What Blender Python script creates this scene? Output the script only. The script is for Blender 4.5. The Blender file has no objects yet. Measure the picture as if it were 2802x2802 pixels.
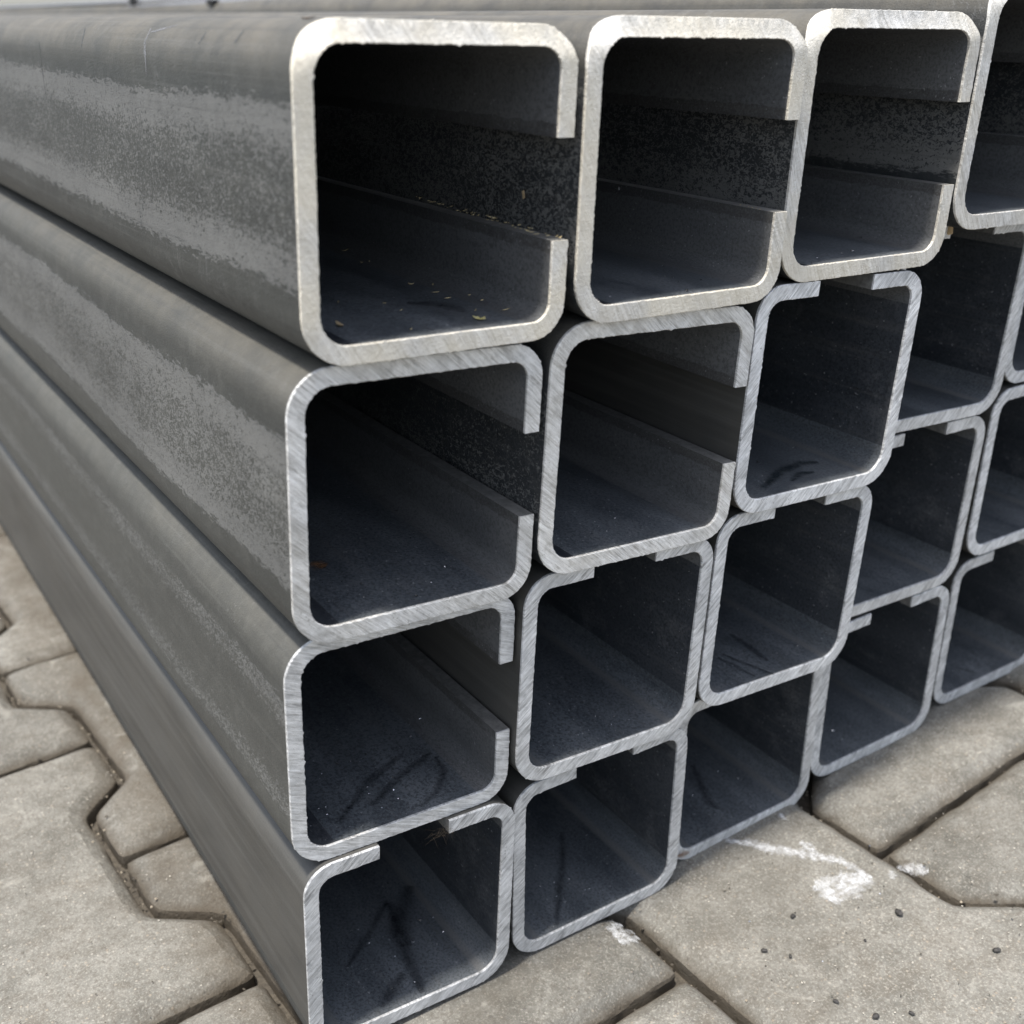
import bpy, bmesh, math, random
from mathutils import Vector, Matrix, noise
rnd = random.Random(7)
scene = bpy.context.scene
COL = scene.collection

# ------------------------------------------------------------------ camera
CAM = (-0.0799670, -0.4001093, 0.4837962)
Rt = Vector((0.8531326, -0.5215240, -0.0133240))
Dn = Vector((-0.2375011, -0.3655218, -0.8999928))
Fw = Vector((0.4644976, 0.7709776, -0.4357011))
cd = bpy.data.cameras.new('camera'); cam = bpy.data.objects.new('camera', cd); COL.objects.link(cam)
M = Matrix((Rt, -Dn, -Fw)).transposed().to_4x4(); M.translation = Vector(CAM)
cam.matrix_world = M
cd.sensor_width = 36.0; cd.lens = 1136.361/1024*36
cd.shift_x = 49.4014/1024; cd.shift_y = 42.8804/1024
cd.clip_start = 0.02; cd.clip_end = 400
cd.dof.use_dof = True; cd.dof.focus_distance = 0.57; cd.dof.aperture_fstop = cd.lens/4.4
scene.camera = cam

# ------------------------------------------------------------------ light
SUN = Vector((-0.25, -0.035, 0.96)).normalized()
el = math.asin(SUN.z); az = math.atan2(SUN.x, SUN.y)
w = bpy.data.worlds.new('World'); scene.world = w; w.use_nodes = True
wn = w.node_tree.nodes; bg = wn['Background']
sky = wn.new('ShaderNodeTexSky'); sky.sky_type = 'NISHITA'; sky.sun_disc = False
sky.sun_elevation = el; sky.sun_rotation = az; sky.air_density = 1.0; sky.dust_density = 1.6; sky.ozone_density = 1.0
ov = wn.new('ShaderNodeHueSaturation'); ov.inputs['Saturation'].default_value = .56      # thin overcast
w.node_tree.links.new(sky.outputs[0], ov.inputs['Color']); w.node_tree.links.new(ov.outputs[0], bg.inputs[0]); bg.inputs[1].default_value = 0.125
sd = bpy.data.lights.new('sun', 'SUN'); sd.energy = 2.8; sd.angle = math.radians(5); sd.color = (1.0, .955, .89)
so = bpy.data.objects.new('sun', sd); COL.objects.link(so)
so.rotation_euler = SUN.to_track_quat('Z', 'Y').to_euler(); so.location = SUN*5
scene.view_settings.view_transform = 'Standard'; scene.view_settings.look = 'None'
scene.view_settings.exposure = 1.06; scene.view_settings.gamma = 1

# ------------------------------------------------------------------ helpers
def link(name, me, parent=None, mats=()):
    o = bpy.data.objects.new(name, me); COL.objects.link(o)
    if parent: o.parent = parent
    for m in mats: me.materials.append(m)
    return o
def tag(o, label=None, cat=None, group=None, kind=None):
    if label: o['label'] = label
    if cat: o['category'] = cat
    if group: o['group'] = group
    if kind: o['kind'] = kind
    return o
class NT:
    """small wrapper for building node materials"""
    def __init__(s, name):
        s.m = bpy.data.materials.new(name); s.m.use_nodes = True; s.t = s.m.node_tree
        s.n = s.t.nodes; s.b = s.n['Principled BSDF']
    def node(s, typ, **k):
        n = s.n.new(typ)
        for a, v in k.items(): setattr(n, a, v)
        return n
    def put(s, sock, v):
        if hasattr(v, 'is_output') or isinstance(v, bpy.types.NodeSocket): s.t.links.new(v, sock)
        else: sock.default_value = v
    def math(s, op, a, b=0.0, c=0.0, clamp=False):
        n = s.node('ShaderNodeMath', operation=op, use_clamp=clamp)
        s.put(n.inputs[0], a); s.put(n.inputs[1], b)
        if len(n.inputs) > 2: s.put(n.inputs[2], c)
        return n.outputs[0]
    def noise(s, vec, scale, detail=3, rough=.55, dist=0):
        n = s.node('ShaderNodeTexNoise'); s.put(n.inputs['Vector'], vec)
        n.inputs['Scale'].default_value = scale; n.inputs['Detail'].default_value = detail
        n.inputs['Roughness'].default_value = rough; n.inputs['Distortion'].default_value = dist
        return n.outputs[0]
    def map(s, vec, scale=(1, 1, 1), loc=(0, 0, 0), rot=(0, 0, 0)):
        n = s.node('ShaderNodeMapping'); s.put(n.inputs[0], vec)
        n.inputs[1].default_value = loc; n.inputs[2].default_value = rot; n.inputs[3].default_value = scale
        return n.outputs[0]
    def ramp(s, f, lo, hi, a=0.0, b=1.0, smooth=False):
        n = s.node('ShaderNodeMapRange', interpolation_type='SMOOTHSTEP' if smooth else 'LINEAR')
        s.put(n.inputs[0], f)
        for i, v in zip((1, 2, 3, 4), (lo, hi, a, b)): s.put(n.inputs[i], v)
        return n.outputs[0]
    def mix(s, f, a, b, blend='MIX'):
        n = s.node('ShaderNodeMix', data_type='RGBA', blend_type=blend)
        s.put(n.inputs[0], f); s.put(n.inputs[6], a if not isinstance(a, tuple) else (*a, 1)[:4]); s.put(n.inputs[7], b if not isinstance(b, tuple) else (*b, 1)[:4])
        return n.outputs[2]
    def uv(s): return s.node('ShaderNodeTexCoord').outputs['UV']
    def obj(s): return s.node('ShaderNodeTexCoord').outputs['Object']
    def attr(s, name):
        n = s.node('ShaderNodeAttribute', attribute_type='OBJECT', attribute_name=name); return n.outputs['Fac']
    def offs(s, vec, k=17.3):
        """shift a coordinate by the object's random number"""
        oi = s.node('ShaderNodeObjectInfo'); c = s.node('ShaderNodeCombineXYZ')
        for i, f in enumerate((k, k*1.7, k*.6)): s.put(c.inputs[i], s.math('MULTIPLY', oi.outputs['Random'], f))
        a = s.node('ShaderNodeVectorMath', operation='ADD'); s.put(a.inputs[0], vec); s.put(a.inputs[1], c.outputs[0])
        return a.outputs[0]
    def rand(s): return s.node('ShaderNodeObjectInfo').outputs['Random']
    def bump(s, h, strength, dist):
        n = s.node('ShaderNodeBump'); n.inputs['Strength'].default_value = strength; n.inputs['Distance'].default_value = dist
        s.put(n.inputs['Height'], h); s.put(s.b.inputs['Normal'], n.outputs[0])
    def set(s, **k):
        for a, v in k.items():
            v = (*v, 1) if isinstance(v, tuple) and len(v) == 3 else v
            s.put(s.b.inputs[{'col': 'Base Color', 'rough': 'Roughness', 'metal': 'Metallic', 'spec': 'Specular IOR Level', 'alpha': 'Alpha'}[a]], v)
        return s.m

# ------------------------------------------------------------------ materials
def mat_sawn():
    """bright band-sawn cross section; the UV runs across / along the saw marks"""
    s = NT('sawn_steel'); uv = s.offs(s.uv(), 3.1); ob = s.offs(s.obj(), 2.0)
    fine = s.noise(s.map(uv, (160, 2300, 1)), 1, 3, .7)
    mid = s.noise(s.map(uv, (42, 640, 1)), 1, 3, .65, .25)
    wide = s.noise(s.map(uv, (45, 130, 1)), 1, 5, .7, .5)
    blot = s.noise(ob, 55, 4, .65)
    v = s.math('ADD', s.math('MULTIPLY', fine, .34), s.math('ADD', s.math('MULTIPLY', mid, .40), s.math('MULTIPLY', wide, .26)))
    c = s.node('ShaderNodeValToRGB'); s.put(c.inputs[0], v)
    e = c.color_ramp.elements
    e[0].position = .395; e[0].color = (.27, .272, .275, 1); e[1].position = .605; e[1].color = (.97, .972, .975, 1)
    x = e.new(.5); x.color = (.68, .682, .682, 1)
    col = s.mix(s.ramp(blot, .42, .66, 0, .6), c.outputs[0], (.40, .40, .395)); col = s.mix(s.ramp(s.noise(ob, 85, 3, .6), .54, .68, 0, .5), col, (.88, .885, .89))
    nick = s.math('MULTIPLY', s.ramp(s.noise(s.map(uv, (60, 1300, 1)), 1, 2, .5), .62, .68, 0, .8), s.ramp(wide, .45, .6))
    col = s.mix(nick, col, (.92, .93, .94))
    col = s.mix(s.ramp(s.noise(ob, 120, 3, .6), .58, .70, 0, .4), col, (.20, .21, .225))
    tone = s.node('ShaderNodeHueSaturation'); s.put(tone.inputs['Color'], col); s.put(tone.inputs['Value'], s.math('MULTIPLY', s.attr('tone'), s.ramp(s.rand(), 0, 1, .94, 1.06))); col = tone.outputs[0]
    pits = s.ramp(s.noise(ob, 900, 2, .5), .66, .72, 0, 1)
    pits = s.math('MULTIPLY', pits, s.ramp(s.noise(ob, 38, 2), .42, .6))
    col = s.mix(s.math('MULTIPLY', pits, .75), col, (.10, .095, .09))
    warm = s.math('MULTIPLY', s.attr('warm'), s.ramp(s.noise(ob, 30, 3), .3, .6, .35, 1))
    col = s.mix(s.math('MULTIPLY', warm, .75), col, (.86, .775, .61))
    rough = s.ramp(mid, .3, .7, .30, .50)
    s.set(col=col, rough=rough, metal=s.ramp(blot, .4, .7, .22, .05))
    grit = s.noise(ob, 700, 3, .7)
    s.bump(s.math('ADD', s.math('ADD', s.math('MULTIPLY', fine, .6), mid), s.math('MULTIPLY', grit, s.math('ADD', .4, s.math('MULTIPLY', s.attr('warm'), 1.2)))), .6, .0006)
    return s.m

def scale_flecks(s, uv, c):
    """irregular fine worm-like flecks of bare steel: 0..1"""
    n = s.noise(s.map(uv, (.75, 1, 1)), 620, 2.2, .6, 1.2)
    return n

def mat_outer_web():
    """outer face of a channel's back: worn bands of lighter scale between smooth dark bends"""
    s = NT('mill_scale_outer'); uv = s.offs(s.uv(), 0.0)
    rv = s.rand()
    sh = s.offs(s.uv(), 9.0)
    sep = s.node('ShaderNodeSeparateXYZ'); s.put(sep.inputs[0], s.uv()); v = sep.outputs[1]
    ragged = s.math('MULTIPLY', s.math('SUBTRACT', s.noise(s.map(sh, (110, 420, 1)), 1, 6, .8), .5), .026)
    drift = s.math('MULTIPLY', s.math('SUBTRACT', s.noise(s.map(sh, (5, 2, 1)), 1, 2), .5), .016)
    vv = s.math('ADD', s.math('ADD', v, ragged), drift)
    av = s.math('ABSOLUTE', vv)
    band = s.ramp(av, .0325, .0317, 0, 1)                       # inside the worn band
    centre = s.ramp(av, .027, .009, 0, 1, True)
    n = scale_flecks(s, sh, 0)
    big = s.noise(sh, 26, 3, .6)
    thr = s.math('ADD', s.math('MULTIPLY', centre, s.attr('centre_dark')), s.math('ADD', s.attr('edge_dark'), s.math('MULTIPLY', s.math('SUBTRACT', big, .5), .22)))
    thr = s.math('ADD', thr, s.math('MULTIPLY', s.math('SUBTRACT', rv, .5), .10))
    fl = s.ramp(s.math('SUBTRACT', n, thr), -.012, .03, 0, 1)
    worn = s.math('MULTIPLY', band, fl)
    # a few flecks on the bends too
    sp = s.math('MULTIPLY', s.ramp(s.noise(sh, 420, 2, .5), .66, .70, 0, .6), s.ramp(big, .45, .65))
    worn = s.math('MAXIMUM', worn, sp)
    cloud = s.noise(s.map(sh, (6, 22, 1)), 1, 4, .6)
    base = s.mix(s.ramp(cloud, .35, .65), (.040, .043, .041), (.072, .074, .067))
    base = s.mix(s.attr('pale'), base, (.170, .167, .154)); base = s.mix(s.attr('deep'), base, (.034, .039, .047))
    light = s.mix(s.ramp(cloud, .35, .65), (.150, .151, .146), (.208, .207, .196))
    light = s.mix(s.math('MULTIPLY', s.attr('deep'), .10), light, base)
    col = s.mix(worn, base, light)
    # dusty brown film on the upper bend
    dust = s.math('MULTIPLY', s.ramp(v, .034, .056, 0, 1, True), s.ramp(s.noise(sh, 22, 5, .75), .3, .6, .35, .95))
    dust = s.math('MULTIPLY', dust, s.attr('bend_dust'))
    col = s.mix(dust, col, (.160, .145, .115))
    roll = s.noise(s.map(sh, (2.5, 330, 1)), 1, 4, .65)
    col = s.mix(s.ramp(roll, .55, .70, 0, .20), col, (.215, .212, .200)); col = s.mix(s.ramp(roll, .45, .32, 0, .28), col, (.048, .049, .047))
    rub = s.noise(s.map(sh, (75, 26, 1)), 1, 4, .6, 2.2)
    rubl = s.math('MULTIPLY', s.ramp(s.math('ABSOLUTE', s.math('SUBTRACT', rub, .5)), .012, .002, 0, .5), s.math('MULTIPLY', s.attr('bend_dust'), s.ramp(big, .40, .60)))
    col = s.mix(rubl, col, s.mix(s.ramp(cloud, .45, .55), (.045, .046, .047), (.25, .25, .245)))
    mott = s.noise(sh, 95, 5, .75)
    col = s.mix(s.ramp(mott, .50, .70, 0, .20), col, (.20, .195, .178)); col = s.mix(s.ramp(mott, .48, .32, 0, .25), col, (.050, .050, .048))
    grain = s.noise(sh, 1000, 2, .6)
    col = s.mix(.25, col, s.mix(grain, (.05, .05, .05), (.3, .3, .29)), 'OVERLAY')
    fog = s.ramp(v, .022, .050, 0, .14, True)
    s.set(col=col, metal=.05, rough=s.math('ADD', fog, s.math('ADD', s.math('MULTIPLY', worn, .06), s.ramp(cloud, .3, .7, .40, .52))), spec=.38)
    s.bump(s.math('ADD', s.math('ADD', worn, s.math('MULTIPLY', mott, .6)), s.math('MULTIPLY', grain, 1.3)), .6, .0003)
    return s.m

def mat_outer_plain():
    """outside of flanges and lips: dark scale under dust"""
    s = NT('mill_scale_flange'); sh = s.offs(s.uv(), 5.0)
    cloud = s.noise(s.map(sh, (5, 24, 1)), 1, 4, .65)
    col = s.mix(s.ramp(cloud, .35, .65), (.046, .047, .046), (.084, .083, .078))
    d = s.math('MULTIPLY', s.attr('dusty'), s.ramp(s.noise(sh, 24, 4, .7), .3, .6, .4, .95))
    col = s.mix(d, col, (.190, .162, .122))
    grain = s.noise(sh, 900, 2, .5)
    st = s.noise(s.map(sh, (3, 170, 1)), 1, 4, .6)
    col = s.mix(s.ramp(st, .5, .72, 0, .22), col, (.185, .184, .176)); col = s.mix(s.ramp(st, .46, .30, 0, .35), col, (.050, .050, .049))
    s.set(col=col, metal=.1, rough=s.math('ADD', s.math('MULTIPLY', s.attr('dusty'), .22), s.math('ADD', s.math('MULTIPLY', s.attr('matte'), .24), s.ramp(cloud, .3, .7, .30, .44))), spec=.45)
    s.put(s.b.inputs['Specular IOR Level'], s.ramp(s.attr('matte'), 0, 1, .45, .22))
    s.bump(grain, .35, .0003)
    return s.m

def mat_inner(kind):
    """blue-black scale inside the channel"""
    s = NT('mill_scale_inner_' + kind); sh = s.offs(s.uv(), 7.0)
    sep = s.node('ShaderNodeSeparateXYZ'); s.put(sep.inputs[0], s.uv()); v = sep.outputs[1]
    cloud = s.noise(s.map(sh, (9, 30, 1)), 1, 4, .65)
    grain = s.noise(sh, 1100, 3, .65)
    spk = s.ramp(s.noise(sh, 520, 1.5, .5), .70, .76, 0, 1)
    streak = s.noise(s.map(sh, (7, 260, 1)), 1, 3, .6)
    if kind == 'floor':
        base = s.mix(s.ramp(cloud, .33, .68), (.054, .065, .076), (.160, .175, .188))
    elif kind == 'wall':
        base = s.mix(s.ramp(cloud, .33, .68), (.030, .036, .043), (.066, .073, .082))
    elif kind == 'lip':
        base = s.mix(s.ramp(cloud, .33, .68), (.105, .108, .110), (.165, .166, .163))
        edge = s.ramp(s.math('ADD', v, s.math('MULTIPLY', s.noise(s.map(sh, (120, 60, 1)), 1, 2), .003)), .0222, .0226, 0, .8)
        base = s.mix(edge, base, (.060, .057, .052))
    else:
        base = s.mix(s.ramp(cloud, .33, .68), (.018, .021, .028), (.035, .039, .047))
    g2 = s.noise(sh, 620, 2, .7)
    col = s.mix(s.ramp(grain, .42, .66, 0, .6), base, (.155, .160, .168) if kind in ('floor', 'lip') else (.065, .069, .076))
    col = s.mix(s.ramp(g2, .55, .36, 0, .55), col, (.014, .016, .020) if kind != 'lip' else (.05, .05, .05))
    col = s.mix(s.math('MULTIPLY', s.ramp(s.noise(sh, 26, 5, .75), .52, .68, 0, .45), s.ramp(g2, .35, .6, .3, 1)), col, (.17, .172, .175))
    col = s.mix(s.ramp(streak, .55, .75, 0, .25), col, (.14, .135, .125))
    if kind == 'web':
        n = scale_flecks(s, sh, 0); big = s.noise(sh, 20, 3, .6)
        ragged = s.math('MULTIPLY', s.math('SUBTRACT', s.noise(s.map(sh, (70, 260, 1)), 1, 5, .7), .5), .014)
        band = s.ramp(s.math('ABSOLUTE', s.math('ADD', v, ragged)), .038, .033, 0, 1)
        thr = s.math('ADD', s.attr('scale_wear'), s.math('MULTIPLY', s.math('SUBTRACT', big, .5), -.3))
        fl = s.math('MULTIPLY', band, s.ramp(s.math('SUBTRACT', n, thr), -.01, .03, 0, 1))
        col = s.mix(fl, col, (.25, .25, .255))
    col = s.mix(s.math('MULTIPLY', spk, .5), col, (.42, .42, .42))
    if kind == 'floor':
        av = s.math('ABSOLUTE', s.math('ADD', v, s.math('MULTIPLY', s.math('SUBTRACT', s.noise(s.map(sh, (3, 60, 1)), 1, 3), .5), .006)))
        st = s.math('MULTIPLY', s.ramp(av, .039, .043, 0, 1, True), s.ramp(av, .052, .046, 0, 1, True))
        col = s.mix(s.math('MULTIPLY', st, .55), col, (.17, .168, .160))  # pale streak beside the bends: bounced light painted into the colour
    s.set(col=col, metal=.12, rough=s.ramp(cloud, .3, .7, .40, .56), spec=.5)
    s.bump(s.math('ADD', grain, s.math('MULTIPLY', streak, .6)), .35, .0003)
    return s.m

def mat_flat(name, c1, c2, scale=200, rough=.7, metal=0.0, bump=.3, dist=.0003):
    s = NT(name); o = s.offs(s.obj(), 4.0)
    n = s.noise(o, scale, 4, .65)
    s.set(col=s.mix(s.ramp(n, .3, .7), c1, c2), rough=rough, metal=metal); s.bump(n, bump, dist)
    return s.m

def mat_paver():
    s = NT('concrete_paver'); o = s.offs(s.obj(), 11.0); r = s.rand()
    cloud = s.noise(o, 14, 5, .65); mid = s.noise(o, 70, 4, .65); fine = s.noise(o, 420, 4, .7)
    agg = s.node('ShaderNodeTexVoronoi'); s.put(agg.inputs['Vector'], o); agg.inputs['Scale'].default_value = 380
    col = s.mix(s.ramp(cloud, .3, .7), (.092, .088, .075), (.212, .204, .180))
    col = s.mix(s.ramp(mid, .40, .7, 0, .45), col, (.32, .308, .275))
    col = s.mix(s.ramp(s.noise(o, 34, 5, .75, .6), .50, .68, 0, .55), col, (.13, .112, .088)); col = s.mix(s.ramp(s.noise(o, 800, 2, .6), .50, .70, 0, .5), col, (.42, .40, .35)); col = s.mix(s.ramp(fine, .46, .64, 0, .65), col, (.115, .102, .085))
    pick = s.node('ShaderNodeSeparateColor'); s.put(pick.inputs[0], agg.outputs['Color'])
    stone = s.math('MULTIPLY', s.ramp(agg.outputs['Distance'], .34, .26, 0, 1), s.ramp(pick.outputs[0], .80, .82, 0, .5))
    scol = s.mix(pick.outputs[1], (.46, .44, .39), (.33, .27, .20))
    scol = s.mix(s.ramp(pick.outputs[2], .75, .76), scol, (.12, .11, .105))
    col = s.mix(stone, col, scol)
    hsv = s.node('ShaderNodeHueSaturation'); s.put(hsv.inputs['Color'], col); s.put(hsv.inputs['Value'], s.ramp(r, 0, 1, .80, 1.12))
    # dirt held in the bevels and joints
    sep = s.node('ShaderNodeSeparateXYZ'); s.put(sep.inputs[0], s.obj())
    low = s.ramp(s.math('ADD', sep.outputs[2], s.math('MULTIPLY', s.math('SUBTRACT', mid, .5), .004)), -.0035, -.0085, 0, .85)
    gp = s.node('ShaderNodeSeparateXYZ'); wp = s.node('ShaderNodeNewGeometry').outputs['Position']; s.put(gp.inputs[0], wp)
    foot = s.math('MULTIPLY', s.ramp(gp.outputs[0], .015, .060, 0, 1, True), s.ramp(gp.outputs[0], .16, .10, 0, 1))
    foot = s.math('MULTIPLY', s.math('MULTIPLY', foot, s.ramp(gp.outputs[1], -.01, .05, 0, 1)), s.ramp(s.noise(wp, 30, 4, .7), .3, .6, .25, 1))  # band along the stack's foot: brown dirt plus painted contact shade
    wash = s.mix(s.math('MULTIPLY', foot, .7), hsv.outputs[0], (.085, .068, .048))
    wash = s.mix(s.ramp(s.noise(wp, 9, 4, .65, .5), .52, .68, 0, .45), wash, (.105, .095, .078))
    wash = s.mix(s.ramp(s.noise(s.map(wp, (1, 1, 1), (3, 1, 0)), 26, 5, .7, 1.2), .60, .70, 0, .4), wash, (.38, .365, .32))
    col = s.mix(low, wash, (.090, .074, .054))
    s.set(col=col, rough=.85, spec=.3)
    s.bump(s.math('ADD', s.math('MULTIPLY', fine, .7), s.math('ADD', s.math('MULTIPLY', mid, .9), s.math('MULTIPLY', stone, .35))), .9, .0014)
    return s.m

def mat_paint():
    s = NT('white_chalk_paint'); o = s.obj()
    n = s.noise(s.map(o, (1, 1, 1)), 240, 4, .75); st = s.noise(s.map(s.uv(), (14, 260, 1)), 1, 3, .6)
    sep = s.node('ShaderNodeSeparateXYZ'); s.put(sep.inputs[0], s.uv())
    edge = s.math('ABSOLUTE', sep.outputs[1])
    a = s.ramp(s.math('ADD', s.math('ADD', s.math('MULTIPLY', n, .75), s.math('MULTIPLY', st, .45)), s.math('MULTIPLY', s.math('POWER', edge, 2), -.26)), .45, .86, 0, .88)
    s.set(col=(.78, .79, .80), rough=.9, alpha=a)
    return s.m

def mat_smear(name, c, amax):
    s = NT(name); n = s.noise(s.obj(), 130, 4, .7)
    sep = s.node('ShaderNodeSeparateXYZ'); s.put(sep.inputs[0], s.uv())
    a = s.math('MULTIPLY', s.ramp(s.math('ABSOLUTE', sep.outputs[1]), .0, 1.0, 1, 0, True), s.ramp(n, .3, .62, .15, amax))
    s.set(col=c, rough=.4, alpha=a)
    return s.m

SAWN = mat_sawn(); OWEB = mat_outer_web(); OFL = mat_outer_plain()
IFLOOR = mat_inner('floor'); ILIP = mat_inner('lip'); IWEB = mat_inner('web'); IWALL = mat_inner('wall')
EDGE = mat_flat('sheared_edge', (.13, .128, .122), (.26, .255, .24), 260, .45, .2)
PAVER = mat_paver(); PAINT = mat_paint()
SAND = mat_flat('joint_sand', (.040, .034, .027), (.11, .094, .072), 300, .95, bump=.8, dist=.001)
STRAW = mat_flat('dry_straw', (.55, .42, .20), (.75, .62, .36), 300, .7)
LEAF = mat_flat('yellow_leaf', (.50, .43, .16), (.62, .56, .30), 300, .6)
CHIP = mat_flat('bright_swarf', (.70, .70, .70), (.85, .85, .84), 300, .25, 1.0)
BARK = mat_flat('dark_chip', (.05, .035, .025), (.12, .085, .06), 400, .8)
CRUMB = mat_flat('black_crumb', (.018, .017, .016), (.06, .055, .05), 900, .6, bump=.8, dist=.0006)
FIBRE = mat_flat('brown_fibre', (.07, .05, .032), (.15, .11, .07), 400, .7)
STRAP = mat_flat('pale_strap', (.15, .148, .145), (.22, .218, .215), 60, .4, .3)
BLACK = mat_flat('black_plastic', (.012, .012, .013), (.022, .022, .024), 80, .5)
TAN = mat_flat('wood_packing', (.42, .30, .16), (.58, .44, .27), 120, .75)
OIL = mat_smear('oil_smear', (.010, .011, .015), .42)
OILT = mat_smear('blue_sheen', (.012, .020, .026), .8)
RUST = mat_smear('rust', (.22, .115, .058), .95)

# ------------------------------------------------------------------ ground
def gz(x):
    """height of the paved yard: level under the first two columns, rising gently to the right"""
    t = min(max((x-.22)/.12, 0), 1); a = t*t*(3-2*t)
    return -.0080 + max(0, x-.262)*.056*a if x < .72 else -.0080+(.72-.262)*.056 + (x-.72)*.02
me = bpy.data.meshes.new('ground'); bm = bmesh.new()
xs = [-160, -20, -4, -1.5] + [-.6+.04*i for i in range(48)] + [2.2, 4, 20, 160]
ys = [-160, -20, -4, -1, 0, 1, 3, 10, 40, 160]
g = [[bm.verts.new((x, y, (gz(x) if x < 4 else gz(4))-.0190)) for y in ys] for x in xs]
for i in range(len(xs)-1):
    for j in range(len(ys)-1): bm.faces.new((g[i][j], g[i+1][j], g[i+1][j+1], g[i][j+1]))
bm.to_mesh(me); bm.free()
pave = tag(link('pavement', me, None, [SAND]), kind='structure')

PW, PL, PA = .1960, .2836, .0168
def outline():
    a, W, L = PA, PW/2, PL/2
    right = [(W+a, -L), (W+a, -L+.0575), (W-a, -L+.0845), (W-a, L-.0845), (W+a, L-.0575), (W+a, L)]
    return right + [(-x, y) for x, y in reversed(right)]
def inset(poly, d):
    out = []
    n = len(poly)
    for i in range(n):
        p0, p1, p2 = (Vector(poly[i-1]), Vector(poly[i]), Vector(poly[(i+1) % n]))
        e1 = (p1-p0).normalized(); e2 = (p2-p1).normalized()
        n1 = Vector((-e1.y, e1.x)); n2 = Vector((-e2.y, e2.x))
        b = (n1+n2); b = b/(b.dot(n1))
        out.append(p1+b*d)
    return out
def resample(poly, n_per, cut):
    """round corners a little and split the edges evenly"""
    out = []; n = len(poly)
    for i in range(n):
        p, q = poly[i], poly[(i+1) % n]; e = (q-p); L = e.length; e = e/L
        a = p+e*cut; b = q-e*cut
        k = max(2, n_per[i])
        for j in range(k): out.append(a+(b-a)*(j/(k-1)))
        r = poly[(i+2) % n]; f = (r-q).normalized(); c = q+f*cut
        out.append((b+c)*.25+q*.5)
    return out
def paver_mesh(seed):
    r = random.Random(seed); base = outline()
    seg = [int((Vector(base[i])-Vector(base[(i+1) % len(base)])).length/.008) for i in range(len(base))]
    rings = []
    bm = bmesh.new()
    for d, z, cut, jit in ((.0029, -.034, .006, .0), (.0027, -.0100, .006, .0007), (.0034, -.0080, .006, .0014), (.0066, -.0048, .006, .0007), (.0112, -.0016, .0080, .0008), (.0136, -.0003, .0090, .0013), (.0190, 0, .010, .0005)):
        pts = resample(inset(base, d), seg, cut); ring = []
        for p in pts:
            q = Vector((p.x*40+seed*9, p.y*40, z*50))
            k = noise.noise(q)*jit*1.4 + r.uniform(-jit, jit)*.35; k2 = noise.noise(q*2+Vector((3, 3, 3)))*jit
            dirv = Vector((-p.x, -p.y)).normalized()
            ring.append(bm.verts.new((p.x+dirv.x*max(k, -.0004 if d < .003 else -1), p.y+dirv.y*max(k, -.0004 if d < .003 else -1), z+k2*.5)))
        rings.append(ring)
    for a, b in zip(rings, rings[1:]):
        for i in range(len(a)):
            f = bm.faces.new((a[i], a[(i+1) % len(a)], b[(i+1) % len(a)], b[i])); f.smooth = True
    f = bm.faces.new(rings[-1]); f.smooth = True
    bmesh.ops.triangulate(bm, faces=[f])
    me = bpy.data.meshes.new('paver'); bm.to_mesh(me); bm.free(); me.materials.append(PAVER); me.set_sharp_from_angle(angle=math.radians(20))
    return me
PM = [paver_mesh(i) for i in range(4)]
th = .068; U = Vector((math.cos(th), math.sin(th))); V = Vector((-math.sin(th), math.cos(th)))
def pav(u, v): p = U*u+V*v; return p.x, p.y
NEAR = []
CH0 = .0565                     # u of the joint chain left of the stack
for ci in range(-6, 9):
    for rj in range(-4, 13):
        u = CH0 + (ci-.5)*PW
        # columns left of chain 0 have their joints half a paver further on
        v = (.3465 if ci % 2 == 0 else .2050) + PL*rj + PL/2 + (.007 if ci <= 1 else .003 if ci == 2 else -.002)
        x, y = pav(u, v)
        if not (-.95 < x < 1.45 and -.95 < y < 3.0): continue
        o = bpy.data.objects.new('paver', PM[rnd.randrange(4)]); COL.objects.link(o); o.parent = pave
        s = (gz(x+.06)-gz(x-.06))/.12
        o.location = (x, y, gz(x)-.0004+rnd.uniform(-.0006, .0002))
        flip = math.pi if rnd.random() < .5 else 0
        o.rotation_euler = (rnd.uniform(-.003, .003), (-math.atan(s) + rnd.uniform(-.002, .002)) * (-1 if flip else 1), th+rnd.uniform(-.003, .003)+flip)
        if abs(x-.35) < .45 and y > .02: o.rotation_euler.x = 0
        if -.2 < x < .95 and -.4 < y < 1.0: NEAR.append(o)

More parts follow.
